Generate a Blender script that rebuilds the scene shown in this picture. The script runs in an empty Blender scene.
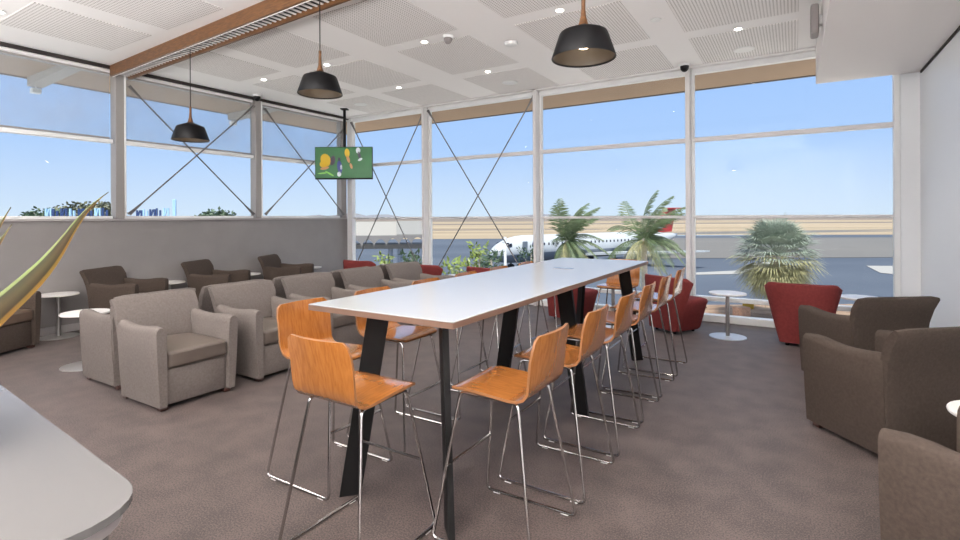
import bpy, bmesh, math, random
from mathutils import Vector, Matrix
random.seed(7)
SC = bpy.context.scene
C = SC.collection
PI = math.pi

# ------------------------------------------------------------------ materials
def new_mat(name):
    m = bpy.data.materials.new(name); m.use_nodes = True
    nt = m.node_tree
    return m, nt, nt.nodes['Principled BSDF']

def mat(name, col, rough=.6, metal=0., noise=None, coat=0., spec=None, bump=None):
    """noise = (scale, amount[, stretch xyz]) modulates the colour; bump = (scale, strength)"""
    m, nt, b = new_mat(name)
    b.inputs['Base Color'].default_value = (*col, 1)
    b.inputs['Roughness'].default_value = rough
    b.inputs['Metallic'].default_value = metal
    if coat:
        b.inputs['Coat Weight'].default_value = coat
        b.inputs['Coat Roughness'].default_value = .08
    if spec is not None: b.inputs['Specular IOR Level'].default_value = spec
    if noise or bump:
        tc = nt.nodes.new('ShaderNodeTexCoord')
    if noise:
        mp = nt.nodes.new('ShaderNodeMapping')
        if len(noise) > 2: mp.inputs['Scale'].default_value = noise[2]
        nt.links.new(tc.outputs['Object'], mp.inputs['Vector'])
        n = nt.nodes.new('ShaderNodeTexNoise'); n.inputs['Scale'].default_value = noise[0]
        n.inputs['Detail'].default_value = 4
        nt.links.new(mp.outputs[0], n.inputs['Vector'])
        r = nt.nodes.new('ShaderNodeValToRGB')
        a = noise[1]
        r.color_ramp.elements[0].position = .3; r.color_ramp.elements[1].position = .7
        r.color_ramp.elements[0].color = (*[c*(1-a) for c in col], 1)
        r.color_ramp.elements[1].color = (*[min(1, c*(1+a)) for c in col], 1)
        nt.links.new(n.outputs[0], r.inputs[0]); nt.links.new(r.outputs[0], b.inputs['Base Color'])
    if bump:
        n2 = nt.nodes.new('ShaderNodeTexNoise'); n2.inputs['Scale'].default_value = bump[0]
        nt.links.new(tc.outputs['Object'], n2.inputs['Vector'])
        bp = nt.nodes.new('ShaderNodeBump'); bp.inputs['Strength'].default_value = bump[1]
        bp.inputs['Distance'].default_value = .004
        nt.links.new(n2.outputs[0], bp.inputs['Height']); nt.links.new(bp.outputs[0], b.inputs['Normal'])
    return m

def wood(name, c1, c2, scale=6, stretch=(1, 1, 12), rough=.35, coat=.3):
    m, nt, b = new_mat(name)
    tc = nt.nodes.new('ShaderNodeTexCoord'); mp = nt.nodes.new('ShaderNodeMapping')
    mp.inputs['Scale'].default_value = stretch
    nt.links.new(tc.outputs['Object'], mp.inputs['Vector'])
    n = nt.nodes.new('ShaderNodeTexNoise'); n.inputs['Scale'].default_value = scale
    n.inputs['Detail'].default_value = 6; n.inputs['Distortion'].default_value = .6
    nt.links.new(mp.outputs[0], n.inputs['Vector'])
    r = nt.nodes.new('ShaderNodeValToRGB')
    r.color_ramp.elements[0].position = .35; r.color_ramp.elements[1].position = .65
    r.color_ramp.elements[0].color = (*c1, 1); r.color_ramp.elements[1].color = (*c2, 1)
    nt.links.new(n.outputs[0], r.inputs[0]); nt.links.new(r.outputs[0], b.inputs['Base Color'])
    b.inputs['Roughness'].default_value = rough; b.inputs['Coat Weight'].default_value = coat
    b.inputs['Coat Roughness'].default_value = .12
    return m

def emit(name, col, strength):
    m, nt, b = new_mat(name)
    b.inputs['Base Color'].default_value = (*col, 1)
    b.inputs['Emission Color'].default_value = (*col, 1)
    b.inputs['Emission Strength'].default_value = strength
    return m

def glass_mat(name, tint=(.97, .985, .98), refl=.06):
    m = bpy.data.materials.new(name); m.use_nodes = True
    nt = m.node_tree; nt.nodes.remove(nt.nodes['Principled BSDF'])
    out = nt.nodes['Material Output']
    tr = nt.nodes.new('ShaderNodeBsdfTransparent'); tr.inputs[0].default_value = (*tint, 1)
    gl = nt.nodes.new('ShaderNodeBsdfGlossy'); gl.inputs['Roughness'].default_value = .0
    gl.inputs[0].default_value = (1, 1, 1, 1)
    lw = nt.nodes.new('ShaderNodeLayerWeight'); lw.inputs[0].default_value = .12
    mu = nt.nodes.new('ShaderNodeMath'); mu.operation = 'MULTIPLY_ADD'
    mu.inputs[1].default_value = .22; mu.inputs[2].default_value = refl*.08
    mx = nt.nodes.new('ShaderNodeMixShader')
    nt.links.new(lw.outputs['Fresnel'], mu.inputs[0]); nt.links.new(mu.outputs[0], mx.inputs[0])
    nt.links.new(tr.outputs[0], mx.inputs[1]); nt.links.new(gl.outputs[0], mx.inputs[2])
    nt.links.new(mx.outputs[0], out.inputs[0])
    return m

def mesh_blind_mat(name):
    m = bpy.data.materials.new(name); m.use_nodes = True
    nt = m.node_tree; nt.nodes.remove(nt.nodes['Principled BSDF'])
    out = nt.nodes['Material Output']
    tr = nt.nodes.new('ShaderNodeBsdfTransparent'); tr.inputs[0].default_value = (.90, .93, .95, 1)
    df = nt.nodes.new('ShaderNodeBsdfDiffuse'); df.inputs[0].default_value = (.60, .62, .65, 1)
    tc = nt.nodes.new('ShaderNodeTexCoord')
    n = nt.nodes.new('ShaderNodeTexNoise'); n.inputs['Scale'].default_value = 2.5; n.inputs['Detail'].default_value = 5
    nt.links.new(tc.outputs['Object'], n.inputs['Vector'])
    mr = nt.nodes.new('ShaderNodeMapRange'); mr.inputs[1].default_value = .3; mr.inputs[2].default_value = .7
    mr.inputs[3].default_value = .12; mr.inputs[4].default_value = .22
    nt.links.new(n.outputs[0], mr.inputs[0])
    mx = nt.nodes.new('ShaderNodeMixShader'); nt.links.new(mr.outputs[0], mx.inputs[0])
    nt.links.new(tr.outputs[0], mx.inputs[1]); nt.links.new(df.outputs[0], mx.inputs[2])
    nt.links.new(mx.outputs[0], out.inputs[0])
    return m

def perf_mat(name, pitch=.032, rad=.0078):
    m, nt, b = new_mat(name)
    tc = nt.nodes.new('ShaderNodeTexCoord'); sp = nt.nodes.new('ShaderNodeSeparateXYZ')
    nt.links.new(tc.outputs['Object'], sp.inputs[0])
    sq = []
    for ax in (0, 1):
        mo = nt.nodes.new('ShaderNodeMath'); mo.operation = 'PINGPONG'; mo.inputs[1].default_value = pitch/2
        nt.links.new(sp.outputs[ax], mo.inputs[0])
        p = nt.nodes.new('ShaderNodeMath'); p.operation = 'MULTIPLY'
        nt.links.new(mo.outputs[0], p.inputs[0]); nt.links.new(mo.outputs[0], p.inputs[1]); sq.append(p)
    ad = nt.nodes.new('ShaderNodeMath'); ad.operation = 'ADD'
    nt.links.new(sq[0].outputs[0], ad.inputs[0]); nt.links.new(sq[1].outputs[0], ad.inputs[1])
    lt = nt.nodes.new('ShaderNodeMath'); lt.operation = 'LESS_THAN'; lt.inputs[1].default_value = rad**2
    nt.links.new(ad.outputs[0], lt.inputs[0])
    mx = nt.nodes.new('ShaderNodeMix'); mx.data_type = 'RGBA'
    nt.links.new(lt.outputs[0], mx.inputs[0])
    mx.inputs[6].default_value = (.84, .815, .80, 1); mx.inputs[7].default_value = (.30, .27, .25, 1)
    nt.links.new(mx.outputs[2], b.inputs['Base Color']); b.inputs['Roughness'].default_value = .8
    return m

M = {}
M['ceil'] = mat('ceiling_plaster', (.90, .88, .87), .8)
M['perf'] = perf_mat('perforated_plaster')
M['whitewall'] = mat('white_wall_paint', (.90, .91, .92), .45)
M['bulk'] = mat('bulkhead_paint', (.83, .79, .775), .7)
M['greywall'] = mat('grey_wall_panel', (.27, .25, .245), .5, noise=(3, .05))
M['skirt'] = mat('skirting_paint', (.45, .42, .42), .5)
M['frame'] = mat('window_frame_paint', (.78, .76, .75), .4)
M['framedark'] = mat('steel_column_paint', (.32, .30, .285), .45)
M['white'] = mat('white_enamel', (.85, .85, .84), .3)
M['gapshade'] = mat('painted_gap_shade', (.03, .022, .02), .8)
M['timber'] = wood('cedar_beam', (.10, .042, .014), (.19, .080, .026), 5, (2, 14, 14), .5, .05)
M['darkwood'] = mat('dark_wood_feet', (.055, .02, .015), .4)
M['black'] = mat('black_powdercoat', (.009, .0085, .0085), .5, spec=.2)
M['blackgloss'] = mat('black_satin', (.005, .005, .006), .4, spec=.25)
M['pendant_in'] = mat('pendant_lining', (.03, .024, .02), .5)
M['chrome'] = mat('chrome', (.50, .48, .47), .2, 1.)
M['steel'] = mat('brushed_steel', (.55, .54, .53), .35, 1.)
M['basesteel'] = mat('satin_base_plate', (.62, .60, .58), .3, .8)
M['rod'] = mat('steel_brace_rod', (.20, .19, .185), .45, .6)
M['ply'] = wood('plywood_veneer', (.315, .108, .022), (.41, .152, .035), 5, (2.5, 14, 2.5), .25, .9)
M['plyedge'] = mat('plywood_edge', (.26, .11, .04), .5)
M['laminate'] = mat('white_laminate', (.41, .41, .41), .2)
M['lamedge'] = mat('laminate_ply_edge', (.17, .10, .07), .5)
M['counter'] = mat('counter_laminate', (.12, .115, .113), .22)
M['fabric'] = mat('taupe_weave', (.172, .147, .133), .9, noise=(60, .12), bump=(400, .25), spec=.2)
M['fabricbrown'] = mat('brown_weave', (.076, .057, .046), .9, noise=(60, .14), bump=(400, .25), spec=.2)
M['leather'] = mat('seat_vinyl', (.125, .10, .084), .4, noise=(8, .08))
M['leatherbrown'] = mat('brown_seat_vinyl', (.13, .088, .062), .42, noise=(8, .08))
M['red'] = mat('red_upholstery', (.205, .036, .034), .8, noise=(40, .12), bump=(300, .2), spec=.2)
M['tabletop'] = mat('white_table_top', (.80, .77, .74), .3)
M['glass'] = glass_mat('window_glass')
M['blind'] = mesh_blind_mat('mesh_blind_fabric')
M['soffit'] = mat('eave_soffit_board', (.35, .235, .15), .7, noise=(1.2, .06))
M['fascia'] = mat('eave_fascia', (.09, .08, .075), .6)
M['outrig'] = mat('outrigger_paint', (.40, .37, .34), .6)
M['down'] = emit('downlight_lens', (1, .93, .84), 14)
M['bulb'] = emit('warm_bulb', (1, .80, .55), 9)
M['plastic'] = mat('white_plastic', (.82, .82, .81), .4)
M['greyplastic'] = mat('grey_plastic', (.28, .25, .245), .5)
M['leafvar'] = None

def carpet():
    m, nt, b = new_mat('carpet_tile')
    tc = nt.nodes.new('ShaderNodeTexCoord')
    n = nt.nodes.new('ShaderNodeTexNoise'); n.inputs['Scale'].default_value = 120; n.inputs['Detail'].default_value = 3
    n2 = nt.nodes.new('ShaderNodeTexNoise'); n2.inputs['Scale'].default_value = 5; n2.inputs['Detail'].default_value = 4
    for k in (n, n2): nt.links.new(tc.outputs['Object'], k.inputs['Vector'])
    ad = nt.nodes.new('ShaderNodeMath'); ad.operation = 'MULTIPLY_ADD'; ad.inputs[1].default_value = .35
    nt.links.new(n2.outputs[0], ad.inputs[0]); nt.links.new(n.outputs[0], ad.inputs[2])
    r = nt.nodes.new('ShaderNodeValToRGB')
    r.color_ramp.elements[0].position = .585; r.color_ramp.elements[1].position = .77
    r.color_ramp.elements[0].color = (.040, .027, .0225, 1); r.color_ramp.elements[1].color = (.122, .086, .075, 1)
    nt.links.new(ad.outputs[0], r.inputs[0]); nt.links.new(r.outputs[0], b.inputs['Base Color'])
    b.inputs['Roughness'].default_value = .65; b.inputs['Specular IOR Level'].default_value = .8; b.inputs['Sheen Weight'].default_value = .10; b.inputs['Sheen Roughness'].default_value = .4
    return m
M['carpet'] = carpet()

# ------------------------------------------------------------------ mesh helpers
def BM(): return bmesh.new()

def link(name, bm, m, parent=None, sharp=38, smooth=True):
    for f in bm.faces: f.smooth = smooth
    bmesh.ops.recalc_face_normals(bm, faces=bm.faces)
    if smooth:
        lim = math.radians(sharp)
        for e in bm.edges:
            if len(e.link_faces) == 2 and e.calc_face_angle(0) > lim: e.smooth = False
    me = bpy.data.meshes.new(name); bm.to_mesh(me); bm.free()
    for x in (m if isinstance(m, (list, tuple)) else [m]): me.materials.append(x)
    o = bpy.data.objects.new(name, me); C.objects.link(o)
    if parent: o.parent = parent
    return o

def box(bm, lo, hi, r=0., seg=2, fn=None, mi=0):
    t = bmesh.new()
    bmesh.ops.create_cube(t, size=1)
    for v in t.verts:
        v.co = Vector([lo[i] + (v.co[i]+.5)*(hi[i]-lo[i]) for i in range(3)])
    if r > 0:
        bmesh.ops.bevel(t, geom=list(t.edges), offset=r, segments=seg, profile=.5, affect='EDGES')
    return merge(bm, t, fn, mi)

def merge(bm, t, fn=None, mi=0):
    mp = {}
    for v in t.verts: mp[v] = bm.verts.new(fn(v.co) if fn else v.co)
    for f in t.faces:
        try:
            g = bm.faces.new([mp[v] for v in f.verts]); g.material_index = mi
        except ValueError: pass
    t.free()

def loft(bm, rings, cap=True, closed=True, mi=0):
    vs = [[bm.verts.new(p) for p in r] for r in rings]
    n = len(rings[0])
    for a, b in zip(vs, vs[1:]):
        for i in range(n if closed else n-1):
            j = (i+1) % n
            try: bm.faces.new((a[i], a[j], b[j], b[i])).material_index = mi
            except ValueError: pass
    if cap:
        for r in (vs[0], vs[-1]):
            try: bm.faces.new(r).material_index = mi
            except ValueError: pass

def lathe(bm, prof, n=24, c=(0, 0, 0), cap=True, mi=0):
    rings = [[Vector((c[0]+r*math.cos(2*PI*i/n), c[1]+r*math.sin(2*PI*i/n), c[2]+z)) for i in range(n)] for r, z in prof]
    loft(bm, rings, cap, True, mi)

def fillet(pts, rad, closed=False, k=4):
    pts = [Vector(p) for p in pts]; out = []
    n = len(pts)
    for i, p in enumerate(pts):
        if not closed and i in (0, n-1): out.append(p); continue
        a = (pts[i-1]-p); b = (pts[(i+1) % n]-p)
        r = min(rad, a.length*.45, b.length*.45)
        A = p+a.normalized()*r; B = p+b.normalized()*r
        for j in range(k+1):
            t = j/k
            out.append((1-t)**2*A + 2*t*(1-t)*p + t*t*B)
    return out

def tube(bm, pts, r, n=8, closed=False, fil=0, mi=0):
    pts = fillet(pts, fil, closed) if fil else [Vector(p) for p in pts]
    N = len(pts); rings = []
    up = None
    for i, p in enumerate(pts):
        if closed: d = (pts[(i+1) % N]-pts[i-1]).normalized()
        else: d = (pts[min(i+1, N-1)]-pts[max(i-1, 0)]).normalized()
        if up is None:
            up = d.orthogonal().normalized()
        else:
            up = (up - d*up.dot(d))
            if up.length < 1e-5: up = d.orthogonal()
            up.normalize()
        s = d.cross(up)
        rr = r(i/(N-1)) if callable(r) else r
        rings.append([p + (up*math.cos(2*PI*k/n) + s*math.sin(2*PI*k/n))*rr for k in range(n)])
    if closed: rings.append(rings[0])
    if closed:
        vs = [[bm.verts.new(q) for q in rg] for rg in rings[:-1]]
        for i in range(len(vs)):
            a, b = vs[i], vs[(i+1) % len(vs)]
            for k in range(n):
                try: bm.faces.new((a[k], a[(k+1) % n], b[(k+1) % n], b[k])).material_index = mi
                except ValueError: pass
    else: loft(bm, rings, True, True, mi)

def prism(bm, poly, z0, z1, axis='z', r=0, fn=None, mi=0):
    t = bmesh.new()
    def P(a, b, h):
        return Vector((a, b, h)) if axis == 'z' else (Vector((a, h, b)) if axis == 'y' else Vector((h, a, b)))
    lo = [t.verts.new(P(a, b, z0)) for a, b in poly]; hi = [t.verts.new(P(a, b, z1)) for a, b in poly]
    t.faces.new(lo); t.faces.new(hi)
    n = len(poly)
    for i in range(n): t.faces.new((lo[i], lo[(i+1) % n], hi[(i+1) % n], hi[i]))
    if r: bmesh.ops.bevel(t, geom=list(t.edges), offset=r, segments=2, profile=.5, affect='EDGES')
    merge(bm, t, fn, mi)

def sheet(bm, grid, th, mi=0, mi_edge=0):
    """grid[i][j] of Vectors -> a sheet of thickness th (both sides), edges get mi_edge"""
    ni, nj = len(grid), len(grid[0])
    nrm = [[None]*nj for _ in range(ni)]
    for i in range(ni):
        for j in range(nj):
            du = grid[min(i+1, ni-1)][j]-grid[max(i-1, 0)][j]
            dv = grid[i][min(j+1, nj-1)]-grid[i][max(j-1, 0)]
            nrm[i][j] = du.cross(dv).normalized()
    A = [[bm.verts.new(grid[i][j]+nrm[i][j]*th/2) for j in range(nj)] for i in range(ni)]
    B = [[bm.verts.new(grid[i][j]-nrm[i][j]*th/2) for j in range(nj)] for i in range(ni)]
    for i in range(ni-1):
        for j in range(nj-1):
            bm.faces.new((A[i][j], A[i+1][j], A[i+1][j+1], A[i][j+1])).material_index = mi
            bm.faces.new((B[i][j], B[i][j+1], B[i+1][j+1], B[i+1][j])).material_index = mi
    for i in range(ni-1):
        for j in (0, nj-1):
            bm.faces.new((A[i][j], A[i+1][j], B[i+1][j], B[i][j])).material_index = mi_edge
    for j in range(nj-1):
        for i in (0, ni-1):
            bm.faces.new((A[i][j], A[i][j+1], B[i][j+1], B[i][j])).material_index = mi_edge

def tag(o, label, cat, group=None, kind=None):
    o['label'] = label; o['category'] = cat
    if group: o['group'] = group
    if kind: o['kind'] = kind
    return o

def thing(name, label, cat, loc=(0, 0, 0), rz=0, group=None):
    o = bpy.data.objects.new(name, None); C.objects.link(o)
    o.location = loc; o.rotation_euler = (0, 0, rz)
    return tag(o, label, cat, group)

def dup(root, loc, rz, label, group=None):
    r = root.copy(); C.objects.link(r); r.location = loc; r.rotation_euler = (0, 0, rz); r['label'] = label
    if group: r['group'] = group
    for ch in list(root.children):
        c = ch.copy(); C.objects.link(c); c.parent = r
        for g in list(ch.children):
            d = g.copy(); C.objects.link(d); d.parent = c
    return r

def struct(o):
    o['kind'] = 'structure'; return o

# ------------------------------------------------------------------ room dimensions (metres; camera stands at x=0, y=0)
XL, XR, YW, HC, YB = -8.40, 1.305, 8.08, 3.72, -4.2
ZT, ZH = 2.62, 1.50            # window transom, half wall height
MX = [-6.17, -3.76, -1.30]     # mullions of the end glazing
MXR = 1.08
MY = [3.55, 5.80]              # columns of the side glazing

b = BM(); box(b, (XL-.2, YB, -.2), (XR+.2, YW+.12, 0)); struct(link('floor', b, M['carpet']))
ceil = BM(); box(ceil, (XL-.05, YB, HC), (XR+.2, YW+.05, HC+.25)); ceiling = struct(link('ceiling', ceil, M['ceil']))
cols = [(-7.55, -6.52), (-6.17, -5.06), (-4.46, -3.32), (-2.71, -1.50), (-1.10, .05)]
rows = [(3.78, 4.93), (5.17, 6.45), (6.73, 8.0)]
rowsn = [(2.02, 3.14), (.55, 1.75)]
for ci, (x0, x1) in enumerate(cols):
    for y0, y1 in rows + rowsn:
        p = BM(); box(p, (-(x1-x0)/2, -(y1-y0)/2, -.004), ((x1-x0)/2, (y1-y0)/2, .004))
        o = link('perforated_panel', p, M['perf'], ceiling); o.location = ((x0+x1)/2, (y0+y1)/2, HC-.001)
# solid strip coloured dark as a gap's shade, and pelmet, where ceiling meets glazing
b = BM(); box(b, (XL-.02, YB, HC-.045), (XL+.10, YW, HC-.002)); struct(link('trim_1', b, M['gapshade']))
b = BM(); box(b, (XL, YW-.16, HC-.03), (XR, YW-.06, HC-.002)); struct(link('trim_2', b, M['frame']))

# half wall on the left
b = BM(); box(b, (XL-.15, YB, 0), (XL, YW, ZH)); wl = struct(link('wall_left', b, M['greywall']))
b = BM(); box(b, (XL-.17, YB, ZH-.0), (XL+.025, YW-.02, ZH+.035), .006, 1); struct(link('trim_3', b, M['skirt']))
b = BM(); box(b, (XL-.01, YB, 0), (XL+.014, YW-.1, .10), .004, 1); struct(link('baseboard_left', b, M['skirt']))
# right wall, its jamb beside the end glazing, and the bulkhead
b = BM(); box(b, (XR, YB, 0), (XR+.2, YW+.12, HC+.1)); struct(link('wall_right', b, M['whitewall']))
b = BM(); box(b, (MXR+.03, YW-.02, 0), (XR+.02, YW+.12, HC)); struct(link('trim_4', b, M['whitewall']))
b = BM(); box(b, (.25, YB, 3.25), (XR+.02, YW-.08, HC+.02)); struct(link('trim_5', b, M['bulk']))
b = BM(); box(b, (XR-.015, YB, 3.225), (XR+.01, YW-.13, 3.252)); struct(link('trim_6', b, M['gapshade']))  # solid strip coloured dark for the shade at the wall joint
b = BM(); box(b, (XL-.2, YB-.2, -.1), (XR+.2, YB, HC+.2)); struct(link('wall_back', b, M['whitewall']))
b = BM(); box(b, (XR-.012, YB, 0), (XR+.002, YW-.13, .10)); struct(link('baseboard_right', b, M['skirt']))

# ------------------------------------------------------------------ glazing
def bar(name, lo, hi, parent, m='frame', r=.006):
    c = [(lo[i]+hi[i])/2 for i in range(3)]
    bb = BM(); box(bb, lo, hi, r, 1); return link(name, bb, M[m], parent)

def back_window(n, x0, x1, first=False, last=False):
    w = bpy.data.objects.new('window_%d' % n, None); C.objects.link(w); struct(w)
    y = YW
    cw = .05
    # mullion (front box + wider column flange behind)
    if not first:
        bar('mullion', (x0-cw, y-.16, 0), (x0+cw*.2, y+.06, HC), w, 'frame')
        bar('mullion_flange', (x0+cw*.2, y-.02, 0), (x0+cw*1.1, y+.05, HC), w, 'white')
    else:
        bar('mullion', (x0+.04, y-.07, 0), (x0+.19, y+.04, HC), w, 'white')
    if last:
        bar('mullion', (x1-.03, y-.05, 0), (x1+.035, y+.05, HC), w, 'white')
    xa, xb = x0+.03, x1-.03
    bar('head_rail', (xa, y-.05, HC-.10), (xb, y+.06, HC), w, 'white')
    bar('transom', (xa, y-.05, ZT), (xb, y+.06, ZT+.060), w, 'frame')
    bar('transom', (xa, y-.035, ZH-.005), (xb, y+.05, ZH+.035), w, 'frame')
    bar('rail', (xa, y-.07, .30), (xb, y+.05, .36), w, 'white')
    bar('sill_rail', (xa, y-.08, 0), (xb, y+.06, .10), w, 'white')
    for z0, z1 in ((.10, .30), (.36, ZH), (ZH+.035, ZT), (ZT+.060, HC-.10)):
        bb = BM(); box(bb, (xa, y+.005, z0), (xb, y+.013, z1)); link('pane', bb, M['glass'], w)

XS = [XL] + MX + [MXR]
for i in range(4):
    back_window(4+i, XS[i], XS[i+1], i == 0, i == 3)

YS = [YB, -1.0, 1.30, MY[0], MY[1], YW]
def left_window(n, y0, y1):
    w = bpy.data.objects.new('window_%d' % n, None); C.objects.link(w); struct(w)
    x = XL
    if y1 == YW:
        bar('column', (x-.10, y1-.24, ZH+.03), (x+.05, y1-.09, HC), w, 'framedark'); y1 -= .20
    if y0 > YB:
        bar('column', (x-.10, y0-.035, ZH+.03), (x+.07, y0+.075, HC), w, 'framedark')
        bar('column_flange', (x-.02, y0+.075, ZH+.03), (x+.075, y0+.100, HC), w, 'white')
    ya, yb = y0+.06, y1-.06
    bar('head_rail', (x-.06, ya, HC-.12), (x+.05, yb, HC-.045), w, 'framedark')
    bar('transom', (x-.06, ya, ZT), (x+.05, yb, ZT+.055), w, 'white')
    bar('sill_rail', (x-.06, ya, ZH+.03), (x+.03, yb, ZH+.07), w, 'white')
    for z0, z1 in ((ZH+.07, ZT), (ZT+.055, HC-.12)):
        bb = BM(); box(bb, (x-.013, ya, z0), (x-.005, yb, z1)); link('pane', bb, M['glass'], w)
for i in range(3):
    left_window(1+i, YS[2+i], YS[3+i])
for i in range(2):
    left_window(8+i, YS[i], YS[i+1])

blabels = ['mesh roller blind over the top pane nearest the spiky plant',
           'mesh roller blind behind the far black pendant lamp over the top pane',
           'mesh roller blind over the top pane beside the corner television']
for i in range(3):
    y0, y1 = YS[2+i]+.10, YS[3+i]-.10
    t = thing('roller_blind', blabels[i], 'blind', (XL+.035, (y0+y1)/2, ZT+.07), 0, 'roller blinds on the side windows')
    h = HC-.06-(ZT+.07); L = (y1-y0)/2
    bb = BM(); box(bb, (-.001, -L, .0), (.001, L, h)); link('blind_fabric', bb, M['blind'], t)
    bb = BM(); tube(bb, [(.015, -L, h-.01), (.015, L, h-.01)], .028, 10); link('roller_tube', bb, M['frame'], t)
    bb = BM(); box(bb, (-.008, -L, -.012), (.008, L, .012), .003, 1); link('bottom_bar', bb, M['framedark'], t)

# steel brace rods
def rod(p, q, label, group):
    p, q = Vector(p), Vector(q); d = (q-p).normalized()
    t = thing('brace_rod', label, 'brace', tuple(p), 0, group)
    L = (q-p).length
    bb = BM(); tube(bb, [d*.12, d*(L-.12)], .011, 8); link('rod', bb, M['rod'], t)
    for s0, dd in ((Vector((0, 0, 0)), d), (q-p, -d)):
        bb = BM(); tube(bb, [s0, s0+dd*.03, s0+dd*.14, s0+dd*.24], lambda u: .030-.018*u, 8); link('clevis', bb, M['rod'], t)
yb = YW-.10
rod((XL+.21, yb, 3.60), (MX[0]-.06, yb, .35), 'thin steel brace rod falling right from the corner column behind the television', 'cross braces of the glazing')
rod((MX[0]-.05, yb+.02, 3.62), (XL+.22, yb+.02, .35), 'thin steel brace rod rising right from the corner column foot to the first mullion', 'cross braces of the glazing')
rod((MX[0]+.07, yb, 3.62), (MX[1]-.07, yb, .25), 'thin steel brace rod falling right toward the white aircraft nose', 'cross braces of the glazing')
rod((MX[1]-.06, yb+.02, 3.62), (MX[0]+.07, yb+.02, .25), 'thin steel brace rod rising right to the second mullion beside the garden shrub', 'cross braces of the glazing')
xb = XL+.09
rod((xb, MY[0]+.13, 3.48), (xb, MY[1]-.10, 1.60), 'steel brace rod passing down behind the far pendant lamp from the timber beam', 'cross braces of the glazing')
rod((xb+.02, MY[1]-.10, 3.55), (xb+.02, MY[0]+.12, 1.60), 'steel brace rod rising right from beside the rooftop sign', 'cross braces of the glazing')
rod((xb, MY[1]+.13, 3.55), (xb, YW-.22, 1.60), 'steel brace rod falling right behind the left end of the television', 'cross braces of the glazing')
rod((xb+.02, YW-.22, 3.45), (xb+.02, MY[1]+.13, 1.60), 'steel brace rod rising right to the dark top corner behind the television', 'cross braces of the glazing')

# ------------------------------------------------------------------ timber beam with slats
bt = struct(thing('trim_7', 'x', 'x')); del bt['label']; del bt['category']
by0, by1, bz = -.13, .13, 3.565
bt.location = (-6.0, 3.44, 0); bt.rotation_euler = (0, 0, -.052)
ba, be = XL+.10+6.0, 6.27
bb = BM(); box(bb, (ba, by0, bz), (be, by0+.035, HC), .004, 1); link('beam_face', bb, M['timber'], bt)
bb = BM(); box(bb, (ba, by1-.035, bz), (be, by1, HC), .004, 1); link('beam_face', bb, M['timber'], bt)
bb = BM(); box(bb, (ba, by0+.035, bz+.050), (be, by1-.035, bz+.055)); link('void_shade_sheet', bb, M['black'], bt)  # black sheet standing in for the shade inside the hollow beam
bb = BM(); box(bb, (ba, by0+.030, bz-.004), (be, by0+.042, bz+.02)); link('beam_bead', bb, M['ceil'], bt)
bb = BM()
x = ba+.06
while x < be-.03:
    box(bb, (x, by0+.04, bz+.034), (x+.022, by1-.036, bz+.046)); x += .085
link('beam_slats', bb, M['ceil'], bt)

# ------------------------------------------------------------------ eave outside
b = BM()
prism(b, [(XL-.06, YB), (XL-.06, YW+.06), (XR+2.5, YW+.06), (XR+2.5, YW+1.30), (XL-1.55, YW+1.30), (XL-1.55, YB)], HC-.03, HC+.2)
struct(link('roof_eave', b, M['soffit']))
b = BM()
prism(b, [(XL-1.55, YB), (XL-1.55, YW+1.30), (XR+2.5, YW+1.30), (XR+2.5, YW+1.36), (XL-1.61, YW+1.36), (XL-1.61, YB)], HC-.04, HC+.3)
struct(link('roof_fascia', b, M['fascia']))
b = BM(); box(b, (XL-1.5, YB-.5, HC+.3), (XR+2.5, YW+1.3, HC+.45)); struct(link('roof', b, M['fascia']))
olab = ['grey tapered roof outrigger with a white floodlight, under the eave left of the timber beam', 'grey tapered roof outrigger with a white floodlight left of the second side column']
for i, yy in enumerate((3.08, 6.30)):
    b = BM()
    prism(b, [(-1.50, -.17), (-1.50, -.03), (-.06, -.03), (-.06, -.10)], -.09, .09, 'y')
    o = link('roof_outrigger', b, M['outrig']); o.location = (XL, yy, HC); tag(o, olab[i], 'beam', 'roof outriggers')
    bb = BM(); box(bb, (-1.51, -.06, -.27), (-1.41, .06, -.19), .01, 1); tube(bb, [(-1.46, 0, -.20), (-1.46, 0, -.15)], .012, 8)
    f = link('floodlight', bb, M['white'], o); f['label'] = 'white floodlight'

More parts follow.
